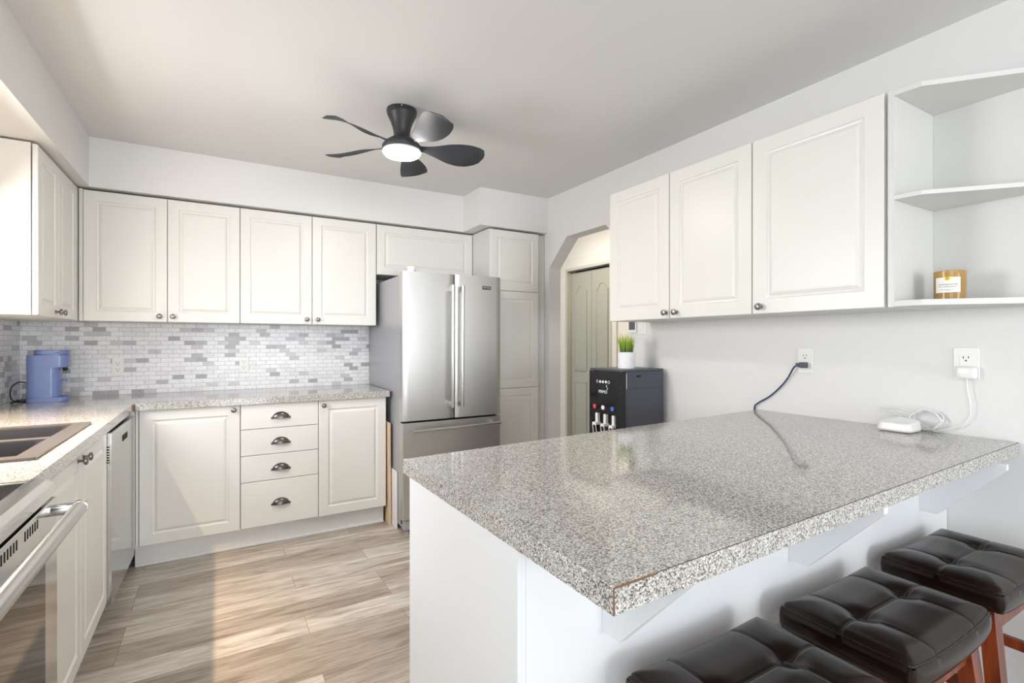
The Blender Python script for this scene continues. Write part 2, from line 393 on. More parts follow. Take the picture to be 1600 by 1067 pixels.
def leaf(y0, y1):
    """bifold leaf seen from -X: two raised panels, the upper one with a cathedral top"""
    bm = bmesh.new(); x = 3.325; w = y1-y0; box(bm, x, x+.03, y0, y1, .012, 1.998)
    a, b = y0+.07, y1-.07
    def outline(ins, z0, z1, arch):
        p = [(a+ins, z0+ins), (b-ins, z0+ins)]
        if not arch: return p + [(b-ins, z1-ins), (a+ins, z1-ins)]
        n = 20; top = []
        for i in range(n+1):
            t = i/n; s = 1-abs(2*t-1); s = max(0, min(1, (s-.10)/.72)); e = s*s*(3-2*s)
            top.append((b-ins - (b-a-2*ins)*t, z1-ins - .062*(1-e)))
        return p + top
    for z0, z1, arch in ((.95, 1.86, True), (.14, .84, False)):
        prev = None
        for ins, dx in ((0, -.0005), (.004, -.0085), (.012, -.0100), (.018, -.004), (.032, -.0065)):
            r = [bm.verts.new((x+dx, q[0], q[1])) for q in outline(ins, z0, z1, arch)]
            if prev:
                for i in range(len(r)): j = (i+1) % len(r); face(bm, [prev[i], prev[j], r[j], r[i]])
            prev = r
        face(bm, prev)
    return bm
obj('door_leaf', leaf(4.045, 4.392), 'sage', d1); obj('door_leaf', leaf(3.713, 4.04), 'sage', d1)
# soffits above the cabinets
struct('trim_3', B(-.635, 1.713, 3.69, YB, 2.149, HZ), 'wall')
struct('trim_4', B(XL, -.635, 0.2, YB, 2.149, HZ), 'wall')
struct('trim_5', B(1.713, XR, 3.397, YB, 2.149, HZ), 'wall')
# mosaic backsplashes
struct('trim_6', B(XL+.006, 1.05, YB-.006, YB, HC, ZU0+.02), 'tile_back')
struct('trim_7', cells(bmesh.new(), [.30, 1.80, 2.70, YB], [HC, 1.08, ZU0+.02], lambda u, v: not (1.80 < u < 2.70 and v > 1.08), XL, XL+.006, 'x'), 'tile_left')
# toe boards and skirting
bm = B(-.40, 1.0, 3.483, 3.50, 0, .125); box(bm, -.40, 1.0, 3.472, 3.483, 0, .016, .004)
struct('baseboard_back', bm, 'toe')
bm = B(-.49, -.475, 1.68, 2.79, 0, .115); struct('baseboard_left', bm, 'toe')
bm = B(XR-.014, XR, YF, .78, 0, .10, bev=.004); box(bm, XR-.014, XR, 1.40, 2.455, 0, .10, .004); struct('baseboard_right', bm, 'trim')
# windows behind and beside the camera
def window(name, axis, u0, u1, v0, v1, d, mull):
    bm = bmesh.new(); f = .05; us = [u0, u0+f]; 
    for q in mull: us += [q-.025, q+.025]
    us += [u1-f, u1]
    hole = lambda u, v: any(us[i] < u < us[i+1] for i in range(1, len(us)-1, 2)) and v0+f < v < v1-f
    cells(bm, us, [v0, v0+f, v1-f, v1], lambda u, v: not hole(u, v), d-.03, d+.03, axis)
    o = struct(name, bm, 'trim')
    g = bmesh.new(); cells(g, [u0+.01, u1-.01], [v0+.01, v1-.01], lambda u, v: True, d-.003, d+.003, axis)
    obj('window_pane', g, 'glass', o)
window('window_1', 'x', 1.80, 2.70, 1.08, 2.02, XL-.085, [2.25])
window('window_2', 'y', -.15, 2.25, .05, 2.15, YF-.085, [1.05])
window('window_3', 'x', -2.1, -.2, .25, 2.12, XL-.085, [-1.15])

# ------------------------------------------------------------------ hardware
KN = [(.0045, 0), (.0045, .012), (.006, .014), (.0135, .018), (.0155, .0215), (.0145, .0255), (.009, .0285), (0, .0295)]
def knob(c, d, parent): return obj('knob', lathe(bmesh.new(), [(.0085, -.0005), (.0085, .0015), (.0050, .003)] + KN[1:], c, d, 20), 'pewter', parent, 40)
def cup_pull(cx, y, cz, parent):
    """half dome bin pull hanging on a drawer front that faces -Y"""
    bm = bmesh.new(); a, hgt, dep = .050, .040, .024
    for s, off in ((1.0, 0), (.92, 0)):
        pass
    def shell(k):
        g = []
        for i in range(13):
            th = math.pi*i/12; row = []
            for j in range(7):
                ph = (math.pi/2)*j/6
                row.append(bm.verts.new((cx - a*k*math.cos(th)*math.cos(ph)**.8 if j < 6 else cx - a*k*math.cos(th)*0.0,
                                         y - dep*k*math.sin(ph), cz - .018 + hgt*k*math.sin(th)*math.cos(ph)**.8 if j < 6 else cz - .018)))
            g.append(row)
        for i in range(12):
            for j in range(6): face(bm, [g[i][j], g[i+1][j], g[i+1][j+1], g[i][j+1]])
        return g
    def shell2(k, yo):
        # rows from the wall rim (j = 0) to the lip (j = 7): a quarter ellipsoid open at the bottom
        g = []
        for i in range(17):
            th = math.pi*i/16; row = []
            for j in range(8):
                ph = (math.pi/2)*j/7
                row.append(bm.verts.new((cx - a*k*math.cos(th), y - yo - dep*k*math.sin(th)*math.sin(ph), cz - .018 + hgt*k*math.sin(th)*math.cos(ph))))
            g.append(row)
        for i in range(16):
            for j in range(7): face(bm, [g[i][j], g[i+1][j], g[i+1][j+1], g[i][j+1]])
        return g
    A = shell2(1.0, 0); Bq = shell2(.90, 0)
    for i in range(16):
        for j in (0, 7): face(bm, [A[i][j], A[i+1][j], Bq[i+1][j], Bq[i][j]])
    for s in (-1, 1): box(bm, cx+s*.050-.006, cx+s*.050+.006, y-.003, y, cz-.022, cz-.008, .0012)
    bmesh.ops.remove_doubles(bm, verts=bm.verts, dist=1e-5)
    return obj('cup_pull', bm, 'dark_pewter', parent, 50)
G = .0016  # half gap between doors

# ------------------------------------------------------------------ wall cabinets on the back wall
def up_door(t, x0, x1, z0, z1, y, kx=None):
    d = obj('door', xf(door_bm(x1-x0-2*G, z1-z0), (x0+G, y, z0)), 'cab', t)
    if kx is not None: knob((kx, y, z0+.034), (0, -1, 0), d)
    return d
YU = 3.72
t = thing('wall_cabinet', 'two-door white wall cabinet in the back left corner, above the blue coffee maker', 'cabinet', (-.27, 4.0, ZU0), 'white wall cabinets along the back wall')
bm = B(-.685, .124, YU+.021, YB-.008, ZU0, ZU1); box(bm, -.685, -.668, YU+.002, YU+.022, ZU0, ZU1); obj('carcass', bm, 'carcass', t)
up_door(t, -.668, -.267, ZU0, ZU1-.004, YU, -.306); up_door(t, -.267, .125, ZU0, ZU1-.004, YU, -.238)
t = thing('wall_cabinet', 'two-door white wall cabinet directly left of the refrigerator, above the drawers', 'cabinet', (.57, 4.0, ZU0), 'white wall cabinets along the back wall')
obj('carcass', B(.127, 1.014, YU+.021, YB-.008, ZU0, ZU1), 'carcass', t)
up_door(t, .125, .568, ZU0, ZU1-.004, YU, .532); up_door(t, .568, 1.015, ZU0, ZU1-.004, YU, .604)
t = thing('bridge_cabinet', 'low wide one-door white cabinet right above the stainless refrigerator', 'cabinet', (1.41, 4.0, 1.76), 'white wall cabinets along the back wall')
obj('carcass', B(1.019, 1.806, YU+.021, YB-.004, 1.762, ZU1), 'carcass', t)
up_door(t, 1.018, 1.807, 1.762, ZU1-.004, YU)
# tall pantry
t = thing('pantry_cabinet', 'tall narrow white pantry cabinet with three stacked doors right of the refrigerator', 'cabinet', (2.05, 3.8, 0))
bm = B(1.811, 2.262, 3.441, YB-.004, .09, ZU1); box(bm, 1.83, 2.25, 3.50, YB-.01, 0, .09); obj('carcass', bm, 'carcass', t)
obj('filler_strip', B(2.263, XR-.003, 3.45, 3.48, 0, ZU1), 'carcass', t)
for z0, z1 in ((1.662, ZU1-.004), (.895, 1.659), (.10, .892)):
    obj('door', xf(door_bm(2.260-1.815-2*G, z1-z0), (1.815+G, 3.42, z0)), 'cab', t)
# wall cabinet on the left wall
t = thing('wall_cabinet', 'white wall cabinet on the left wall, its plain side panel facing the sink', 'cabinet', (-.86, 3.3, ZU0))
bm = B(XL+.008, -.711, 2.975, YU+.30, ZU0, ZU1); obj('carcass', bm, 'cab', t)
for y0, y1, ky in ((2.975, 3.312, 3.255), (3.314, 3.665, 3.335)):
    d = obj('door', xf(door_bm(y1-y0-2*G, ZU1-ZU0-.004, .055), (-.687, y0+G, ZU0), R(90)), 'cab', t); knob((-.687, ky, ZU0+.027), (1, 0, 0), d)
obj('filler_strip', B(-.708, -.690, 3.667, YU+.02, ZU0, ZU1), 'cab', t)
# wall cabinets on the right wall
XU = 2.008
def r_door(t, yh, yl, ky):
    d = obj('door', xf(door_bm(yh-yl-2*G, .752, .062), (XU, yh-G, ZU0), R(-90)), 'cab', t); knob((XU, ky, ZU0+.030), (-1, 0, 0), d)
t = thing('wall_cabinet', 'two-door white wall cabinet beside the archway, above the black water dispenser', 'cabinet', (2.2, 1.81, ZU0), 'white wall cabinets on the right wall')
obj('carcass', B(XU+.020, XR-.002, 1.358, 2.272, ZU0, 2.135), 'carcass', t)
r_door(t, 2.274, 1.820, 1.838); r_door(t, 1.818, 1.356, 1.772)
t = thing('wall_cabinet', 'wide single-door white wall cabinet next to the open corner shelves', 'cabinet', (2.2, 1.1, ZU0), 'white wall cabinets on the right wall')
obj('carcass', B(XU+.020, XR-.002, .846, 1.354, ZU0, 2.135), 'carcass', t)
r_door(t, 1.354, .850, 1.312)
# open end shelves
t = thing('open_shelf_unit', 'white open end shelves with clipped corners at the right edge, holding the candle', 'shelf', (2.2, .7, ZU0))
obj('side_panel', B(XU, XR-.002, .822, .840, ZU0, 2.125), 'carcass', t)
def shelf(z0, z1): return prism(bmesh.new(), [(XU, .8215), (XU+.004, .745), (XR-.0175, .395), (XR-.0175, .8215)], z0, z1, 'z')
for z0, z1 in ((2.109, 2.125), (1.750, 1.764), (1.383, 1.402)): obj('shelf_board', shelf(z0, z1), 'carcass', t)
obj('back_panel', B(XR-.017, XR-.002, .395, .8215, ZU0, 2.125), 'carcass', t)

# ------------------------------------------------------------------ base cabinets
YD = 3.435; ZB0, ZB1 = .124, .879
t = thing('base_cabinet', 'white base cabinet with one large door in the back corner beside the dishwasher', 'cabinet', (-.13, 3.7, .12), 'white base cabinets under the back counter')
bm = B(-.385, .116, YD+.021, YB-.02, .12, .878); box(bm, -.392, -.3795, YD+.002, YD+.022, .12, .878); obj('carcass', bm, 'carcass', t); obj('filler_strip', B(-.44, -.394, 3.402, 3.4365, .12, .878), 'carcass', t)
d = obj('door', xf(door_bm(.117+.378-2*G, ZB1-ZB0), (-.378+G, YD, ZB0)), 'cab', t); knob((.082, YD, .852), (0, -1, 0), d)
t = thing('drawer_cabinet', 'white base cabinet with four drawers and dark cup pulls', 'cabinet', (.34, 3.7, .12), 'white base cabinets under the back counter')
obj('carcass', B(.118, .562, YD+.021, YB-.02, .12, .878), 'carcass', t)
for z0, z1, pz in ((.7265, .879, .803), (.566, .7235, .645), (.4045, .563, .482), (.126, .4015, .265)):
    d = obj('drawer', xf(door_bm(.563-.117-2*G, z1-z0, panel=False), (.117+G, YD, z0)), 'cab', t); cup_pull(.340, YD, pz, d)
t = thing('base_cabinet', 'white one-door base cabinet at the end of the counter, beside the leaning boards', 'cabinet', (.78, 3.7, .12), 'white base cabinets under the back counter')
obj('carcass', B(.564, 1.004, YD+.021, YB-.02, .12, .878), 'carcass', t)
d = obj('door', xf(door_bm(1.006-.563-2*G, ZB1-ZB0), (.563+G, YD, ZB0)), 'cab', t); knob((.594, YD, .846), (0, -1, 0), d)
# sink base on the left
t = thing('sink_cabinet', 'white two-door base cabinet under the sink, between the range and the dishwasher', 'cabinet', (-.7, 2.2, .11))
obj('carcass', cells(bmesh.new(), [1.672, 1.69, 2.775, 2.793], [.11, .13, .879], lambda u, v: not (1.69 < u < 2.775 and v > .13), -1.0, -.441, 'x'), 'carcass', t)
obj('front_frame', cells(bmesh.new(), [1.672, 1.72, 2.75, 2.793], [.11, .15, .84, .879], lambda u, v: not (1.72 < u < 2.75 and .15 < v < .84), -.458, -.4405, 'x'), 'carcass', t)
for y0, y1, ky in ((1.70, 2.312, 2.268), (2.314, 2.793, 2.345)):
    d = obj('door', xf(door_bm(y1-y0-2*G, .757, .055), (-.42, y0+G, .115), R(90)), 'cab', t); knob((-.42, ky, .845), (1, 0, 0), d)
# dishwasher
t = thing('dishwasher', 'stainless steel dishwasher at the inner corner of the cabinets', 'dishwasher', (-.7, 3.1, 0))
obj('tub', B(-1.0, -.455, 2.800, 3.398, .10, .862), 'black_matt', t)
bm = bmesh.new()
dwp = [(2.799, -.405), (3.400, -.393)]
def dwbox(bm, y0, y1, z0, z1, th0, th1, bev=0):
    f = lambda y, th: -.405 + .012*(y-2.799)/.601 - th
    t_ = bmesh.new(); v = [t_.verts.new((f(y, th), y, z)) for th in (th1, th0) for y in (y0, y1) for z in (z0, z1)]
    for q in ((0, 1, 3, 2), (4, 6, 7, 5), (0, 4, 5, 1), (2, 3, 7, 6), (0, 2, 6, 4), (1, 5, 7, 3)): t_.faces.new([v[i] for i in q])
    if bev: bmesh.ops.bevel(t_, geom=list(t_.edges), offset=bev, segments=2, affect='EDGES')
    merge(bm, t_); return bm
d = obj('door', dwbox(bmesh.new(), 2.799, 3.400, .098, .858, 0, .05, .003), 'steel_dw', t)
obj('pocket_handle', dwbox(bmesh.new(), 3.055, 3.185, .776, .806, -.0012, .004, .0006), 'dark', d)
obj('door_badge', dwbox(bmesh.new(), 3.27, 3.30, .205, .235, -.001, .003), 'chrome', d)
bm = bmesh.new()
for k in range(7): box(bm, -.437, -.412, 2.7975, 2.7995, .725+k*.0115, .730+k*.0115)
obj('side_vent', bm, 'dark', d)
obj('kick_plate', B(-.50, -.488, 2.80, 3.398, .005, .092), 'steel_side', t)

# ------------------------------------------------------------------ countertops
def counter_bm(us, vs_, keep):
    bm = cells(bmesh.new(), us, vs_, keep, HC-.040, HC, 'z'); return bm
SX0, SX1, SY0, SY1 = -.965, -.468, 1.955, 2.660     # sink cut out
bm = cells(bmesh.new(), [XL+.002, SX0, SX1, -.398, 1.023], [1.662, SY0, SY1, 3.41, YB-.007],
           lambda u, v: (v > 3.41 or u < -.398) and not (SX0 < u < SX1 and SY0 < v < SY1), HC-.040, HC, 'z')
bmesh.ops.bevel(bm, geom=[e for e in bm.edges if len(e.link_faces) == 2 and e.calc_face_angle(0) > 1 and all(v.co.z > HC-.001 for v in e.verts)], offset=.002, segments=2, affect='EDGES')
t = tag(obj('countertop', bm, 'counter'), 'L-shaped speckled grey countertop running from the sink to the refrigerator', 'countertop')
obj('worn_corner', B(-.3985, -.390, 3.4085, 3.4098, HC-.038, HC-.002), 'brown_core', t)

# peninsula
t = thing('peninsula', 'white peninsula base with plain end panel, carrying the grey bar top', 'cabinet', (1.4, 1.08, 0))
obj('end_panel', prism(bmesh.new(), [(.473, .786), (.471, 1.378), (.489, 1.378), (.491, .786)], 0, .8805, 'z'), 'side', t)
obj('back_panel', B(.4915, XR-.002, .786, .800, 0, .8805), 'side', t)
bm = B(.4915, XR-.002, .802, 1.36, .10, .879); box(bm, .4915, XR-.002, .83, 1.30, 0, .099); obj('carcass', bm, 'carcass', t)
for k, x0 in enumerate((.50, 1.11, 1.72)):
    obj('door', xf(door_bm(.605, .755), (x0+.605, 1.380, .12), R(180)), 'cab', t)
def bracket(x):
    bm = prism(bmesh.new(), [(.7855, .8805), (.7855, .676), (.735, .676), (.562, .862), (.562, .8805)], x, x+.019, 'x'); return bm
for x in (.673, 1.325, 2.104): 
    b_ = obj('support_bracket', bracket(x), 'side', t)
pen = [(.473, .527), (2.334, .591), (2.334, 1.545), (.463, 1.413)]
bm = prism(bmesh.new(), pen, HC-.040, HC, 'z')
bmesh.ops.bevel(bm, geom=[e for e in bm.edges if all(v.co.z > HC-.001 for v in e.verts)], offset=.0012, segments=2, affect='EDGES')
t = tag(obj('countertop', bm, 'counter'), 'speckled grey bar top of the peninsula, carrying the white router', 'countertop')
bm = bmesh.new()
def fr(x, o=0): return .527 + (.591-.527)*(x-.473)/(2.334-.473) + o
for x0, x1, h, nm_, mm_ in ((.473, .56, .0030, 'worn_edge', 'brown_core'), (.56, 2.33, .0010, 'edge_seam', 'seam')):
    bm = bmesh.new()
    v = [bm.verts.new(p) for p in ((x0, fr(x0, -.0004), HC-h), (x1, fr(x1, -.0004), HC-h), (x1, fr(x1, -.0004), HC-.0004), (x0, fr(x0, -.0004), HC-.0004),
                                   (x0, fr(x0, .0010), HC-h), (x1, fr(x1, .0010), HC-h), (x1, fr(x1, .0010), HC-.0002), (x0, fr(x0, .0010), HC-.0002))]
    for q in ((0, 1, 2, 3), (4, 7, 6, 5), (0, 4, 5, 1), (3, 2, 6, 7), (0, 3, 7, 4), (1, 5, 6, 2)): face(bm, [v[i] for i in q])
    if nm_ == 'worn_edge': box(bm, .4724, .4742, .5262, .5280, HC-.038, HC-.001)
    obj(nm_, bm, mm_, t)

# ------------------------------------------------------------------ sink
t = thing('sink', 'dark double-bowl composite sink set in the left counter', 'sink', (-.71, 2.3, HC))
rx0, rx1, ry0, ry1 = -.985, -.452, 1.935, 2.680; bx0, bx1 = -.90, -.505
def rim():
    bm = cells(bmesh.new(), [rx0, bx0, bx1, rx1], [ry0, 1.985, 2.285, 2.330, 2.630, ry1], lambda u, v: not (bx0 < u < bx1 and (1.985 < v < 2.285 or 2.33 < v < 2.63)), HC+.0004, HC+.0085, 'z')
    bmesh.ops.bevel(bm, geom=[e for e in bm.edges if len(e.link_faces) == 2 and e.calc_face_angle(0) > 1 and all(v.co.z > HC+.008 for v in e.verts)] +
                    [e for e in bm.edges if abs(e.verts[0].co.z-e.verts[1].co.z) > .005 and all(v.co.x in (rx0, rx1) or abs(v.co.x-rx0) < 1e-4 or abs(v.co.x-rx1) < 1e-4 for v in e.verts) and all(abs(v.co.y-ry0) < 1e-4 or abs(v.co.y-ry1) < 1e-4 for v in e.verts)], offset=.005, segments=3, affect='EDGES')
    return bm
obj('rim', rim(), 'sinkrim', t, 40)
def bowl(y0, y1):
    bm = bmesh.new(); prev = None
    def rr(i, z, r):
        pts = []
        x0, x1, a, b = bx0+i, bx1-i, y0+i, y1-i
        for cx, cy, s in ((x1-r, b-r, 0), (x0+r, b-r, 90), (x0+r, a+r, 180), (x1-r, a+r, 270)):
            for k in range(6): an = R(s+18*k); pts.append(bm.verts.new((cx+r*math.cos(an), cy+r*math.sin(an), z)))
        return pts
    for i, z, r in ((-.004, HC+.003, .03), (.0, HC+.002, .035), (.010, HC-.10, .05), (.020, HC-.165, .06), (.05, HC-.18, .06)):
        q = rr(i, z, r)
        if prev:
            for k in range(len(q)): j = (k+1) % len(q); face(bm, [prev[k], prev[j], q[j], q[k]])
        prev = q
    face(bm, prev); return bm
for y0, y1 in ((1.985, 2.285), (2.33, 2.63)):
    b_ = obj('bowl', bowl(y0, y1), 'sink', t, 50)
    obj('drain', lathe(bmesh.new(), [(.045, 0), (.042, .003), (.02, .003), (0, .001)], (-.70, (y0+y1)/2, HC-.1798)), 'chrome', b_, 40)

# ------------------------------------------------------------------ range
t = thing('kitchen_range', 'stainless steel electric range cut off at the lower left edge of the photo', 'range', (-.68, 1.27, 0))
Y0, Y1 = .892, 1.655
obj('body', B(-1.0, -.375, Y0, Y1, .03, .900), 'steel_side', t)
obj('cooktop', B(-1.0, -.40, Y0+.012, Y1-.018, .9005, .921, bev=.003), 'glass_black', t)
for a_, b_ in ((Y1-.017, Y1), (Y0, Y0+.011)): obj('side_trim', B(-1.0, -.372, a_, b_, .9005, .923, bev=.003), 'chrome', t)
bm = prism(bmesh.new(), [(-.399, .9005), (-.399, .9225), (-.385, .9255), (-.366, .9215), (-.352, .910), (-.348, .886), (-.374, .886), (-.374, .9005)], Y0, Y1, 'y')
obj('front_trim', bm, 'chrome', t)
bm = bmesh.new()
bm_d = B(-.374, -.345, Y0+.004, Y1-.004, .235, .877, bev=.003)
obj('gap_shade_strip', B(-.376, -.3738, Y0+.006, Y1-.006, .878, .8995), 'dark', t)  # dark strip standing in for the shade between front trim and oven door
d = obj('oven_door', bm_d, 'steel_dw', t)
obj('door_glass', B(-.3455, -.3435, Y0+.095, Y1-.112, .30, .788), 'glass_black', d)
for g in range(5):
    bm = bmesh.new()
    for k in range(6):
        y = 1.490-g*.133-k*.0164
        if y > Y0+.03: box(bm, -.3452, -.3444, y-.0028, y+.0028, .847, .867)
    obj('vent', bm, 'dark', d)
bm = bmesh.new(); tube(bm, [(-.294, y, .853) for y in (Y0+.05, (Y0+Y1)/2, Y1-.052)], .0165, 20)
h = obj('handle', bm, 'satin', d, 50)
for y in (Y1-.052, Y0+.05):
    s_ = 1 if y > 1.2 else -1
    bm = tube(bmesh.new(), [(-.294, y-.005*s_, .853), (-.294, y+.012*s_, .853), (-.294, y+.014*s_, .853)], lambda q: .0175 if q < .9 else .0155, 20)
    box(bm, -.346, -.296, y-.010, y+.010, .842, .866, .003); obj('handle_end', bm, 'chrome', h, 40)
obj('storage_drawer', B(-.374, -.347, Y0+.004, Y1-.004, .06, .228, bev=.003), 'steel_dw', t)
for x in (-.95, -.42):
    for y in (Y0+.05, Y1-.05): obj('foot', lathe(bmesh.new(), [(.018, 0), (.018, .03)], (x, y, 0)), 'black_matt', t)

# ------------------------------------------------------------------ refrigerator
t = thing('refrigerator', 'stainless french-door refrigerator with bottom freezer, between the back counter and the pantry', 'refrigerator', (1.39, 3.6, 0))
obj('cabinet_body', B(1.046, 1.750, 3.218, 4.03, .035, 1.704, bev=.004), 'steel_side', t)
for x in (1.055, 1.70): obj('hinge_cover', B(x, x+.04, 3.212, 3.30, 1.7045, 1.722, bev=.004), 'steel_side', t)
YFr = 3.150
def fr_door(x0, x1, z0, z1): 
    bm = bmesh.new(); n = 10; prof = []
    # slightly bowed front
    for i in range(n+1):
        u = i/n; prof.append((x0+.006+(x1-x0-.012)*u, YFr + .0035*(2*u-1)**2))
    poly = [(x0, 3.210), (x0, YFr+.012), (x0+.002, YFr+.006)] + prof + [(x1-.002, YFr+.006), (x1, YFr+.012), (x1, 3.210)]
    return prism(bm, poly, z0, z1, 'z')
dl = obj('door', fr_door(1.028, 1.391, .742, 1.720), 'steel', t, 30); dl['label'] = 'left french door'
dr = obj('door', fr_door(1.397, 1.757, .742, 1.722), 'steel', t, 30); dr['label'] = 'right french door'
dz = obj('freezer_drawer', fr_door(1.030, 1.757, .100, .729), 'steel', t, 30)
obj('gasket', B(1.04, 1.75, 3.2105, 3.2175, .06, 1.70), 'dark', t)
def fridge_handle(p0, p1, parent, stand):
    p0, p1 = Vector(p0), Vector(p1); ax = (p1-p0).normalized()
    h_ = obj('handle', tube(bmesh.new(), [p0, (p0+p1)/2, p1], .0115, 18), 'satin', parent, 50)
    for p, s in ((p0, 1), (p1, -1)):
        bm = tube(bmesh.new(), [p - ax*s*.002, p + ax*s*.040], .0132, 18)
        q = p + ax*s*.02; b0 = q + Vector((0, .005, 0)); 
        hw = Vector((.009, 0, .018)) if abs(ax.z) > .5 else Vector((.018, 0, .009))
        box(bm, q.x-hw.x, q.x+hw.x, q.y, YFr+.002, q.z-hw.z, q.z+hw.z, .003)
        obj('handle_mount', bm, 'satin', h_, 40)
fridge_handle((1.358, 3.088, 1.638), (1.355, 3.088, .822), dl, 1)
fridge_handle((1.430, 3.088, 1.638), (1.424, 3.088, .824), dr, 1)
fridge_handle((1.083, 3.088, .684), (1.716, 3.088, .690), dz, 1)
bd = obj('badge', B(1.602, 1.676, YFr-.0015, YFr+.006, 1.628, 1.654, bev=.0008), 'chrome', dr)
obj('badge_plate', B(1.610, 1.674, YFr-.0022, YFr-.0014, 1.631, 1.651), mat('badge blue black', '#23253a', .4), bd)
obj('badge_letters', text_bm('MAYTAG', .0135, .0003, basis((1, 0, 0), (0, 0, 1), (1.642, YFr-.0026, 1.641))), 'white_plastic', bd)
obj('toe_grille', B(1.045, 1.745, 3.165, 3.215, .030, .094, bev=.004), 'steel_side', t)
for x in (1.075, 1.715):
    for y in (3.195, 3.96): obj('levelling_foot', lathe(bmesh.new(), [(.022, 0), (.022, .012), (.012, .014), (.012, .029)], (x, y, 0)), 'steel_side', t)
# small tub on the refrigerator
t = thing('jar', 'small white tub standing on top of the refrigerator', 'jar', (1.168, 3.38, 1.704))
obj('tub', lathe(bmesh.new(), [(.026, .0003), (.029, .004), (.029, .052)], (1.168, 3.38, 1.704)), 'white_plastic', t, 40)
obj('lid', lathe(bmesh.new(), [(.031, .0525), (.031, .078), (.029, .081), (0, .081)], (1.168, 3.38, 1.704)), 'white_plastic', t, 40)
# leaning boards
def board(x0, x1, y0, y1, h, lean):
    bm = B(x0, x1, y0, y1, 0, h, bev=.001, seg=1)
    for v in bm.verts: v.co.x += lean*v.co.z/h
    return bm
tag(obj('wooden_board', board(1.018, 1.032, 3.405, 3.53, .70, -.004), 'birch'), 'tall raw pine board standing against the base cabinet end', 'board')
tag(obj('white_board', board(1.038, 1.0435, 3.30, 3.52, .385, -.001), 'white_plastic'), 'short white board standing beside the refrigerator foot', 'board')

# ------------------------------------------------------------------ coffee maker
cx, cy = -.835, 3.80
t = thing('coffee_maker', 'periwinkle blue single-serve coffee maker in the back left corner of the counter', 'coffee maker', (cx, cy, HC))
def rr_poly(x0, x1, y0, y1, r, n=6):
    p = []
    for ax, ay, s in ((x1-r, y1-r, 0), (x0+r, y1-r, 90), (x0+r, y0+r, 180), (x1-r, y0+r, 270)):
        for k in range(n+1): an = R(s+90*k/n); p.append((ax+r*math.cos(an), ay+r*math.sin(an)))
    return p
def slab(poly, z0, z1, bev=.003):
    bm = prism(bmesh.new(), poly, z0, z1, 'z')
    bmesh.ops.bevel(bm, geom=[e for e in bm.edges if abs(e.verts[0].co.z-e.verts[1].co.z) < 1e-6], offset=bev, segments=2, affect='EDGES'); return bm
CM = (-.920, -.742, 3.735, 3.865)
obj('base', slab(rr_poly(CM[0], CM[1], CM[2], CM[3], .035), HC+.0005, HC+.026), 'blue', t, 40)
obj('column', slab(rr_poly(CM[0], -.776, CM[2]+.003, CM[3]-.003, .040), HC+.0265, HC+.262), 'blue', t, 40)
obj('brew_head', slab(rr_poly(CM[0], CM[1]+.002, CM[2]+.001, CM[3]-.001, .040), HC+.194, HC+.264), 'blue', t, 40)
obj('lid', slab(rr_poly(-.890, CM[1]+.002, CM[2]+.006, CM[3]-.006, .040), HC+.2645, HC+.292, .006), 'blue', t, 40)
obj('handle_slot', B(-.790, -.752, 3.7395, 3.7418, HC+.273, HC+.281), 'blue2', t)
obj('drip_tray', slab(rr_poly(-.774, -.750, 3.755, 3.845, .011), HC+.0265, HC+.029, .0008), 'blue2', t)
obj('nozzle', lathe(bmesh.new(), [(.012, .1935), (.012, .180), (.006, .172), (0, .172)], (-.760, 3.80, HC)), 'slot', t, 40)
obj('cup_rest', B(-.7755, -.752, 3.770, 3.830, HC+.110, HC+.122), 'blue2', t)
bm = tube(bmesh.new(), spline([(-.925, 3.79, HC+.11), (-.955, 3.79, HC+.115), (-.985, 3.79, HC+.085), (-.985, 3.78, HC+.03), (-.955, 3.77, HC+.006), (-.92, 3.83, HC+.006), (-.96, 3.86, HC+.010), (-.94, 3.78, HC+.014), (-.975, 3.74, HC+.005), (-.94, 3.73, HC+.02)], 10), .0035, 8)
obj('cord', bm, 'rubber', t, 60)

# ------------------------------------------------------------------ outlets and switches
def outlet(label, c, n, w=.072, h=.116, decora=False, plug_low=False):
    """wall plate with a duplex receptacle, c = centre on the wall, n = facing direction"""
    n = Vector(n); u = Vector((0, 0, 1)).cross(n); c = Vector(c)
    mtx = basis(u, (0, 0, 1), c)
    t = thing('wall_outlet', label, 'outlet', c)
    bm = B(-w/2, w/2, -h/2, h/2, 0.0003, .006, bev=.0018); bm.transform(mtx); pl = obj('cover_plate', bm, 'plate', t)
    if decora:
        bm = B(-.0175, .0175, -.034, .034, .0062, .008, bev=.0006); bm.transform(mtx); rc = [obj('receptacle', bm, 'plate', t)]*2
    else:
        rc = []
        for s in (.0195, -.0195):
            bm = bmesh.new(); p = []
            for k in range(24):
                a = 2*math.pi*k/24; p.append((.0175*math.cos(a), max(-.0135, min(.0135, .0175*math.sin(a)))+s))
            prism(bm, p, .0062, .0085, 'z'); bm.transform(mtx); rc.append(obj('receptacle', bm, 'plate', t))
    for r_, s in zip(rc, (.0195, -.0195)):
        bm = bmesh.new(); z = .0081 if decora else .0086
        box(bm, -.0085, -.0060, s, s+.0085, z-.0005, z+.0003); box(bm, .0060, .0085, s+.001, s+.0080, z-.0005, z+.0003)
        lathe(bm, [(.0028, z-.0005), (.0028, z+.0003)], (0, s-.0075, 0), 'Z', 10); bm.transform(mtx); obj('slots', bm, 'slot', r_)
    for s in ((0,) if not decora else (-h/2+.010, h/2-.010)): 
        bm = lathe(bmesh.new(), [(.003, .006), (.0028, .0072), (0, .0074)], (0, s, 0), 'Z', 12); bm.transform(mtx); obj('screw', bm, 'plate', t)
    return t
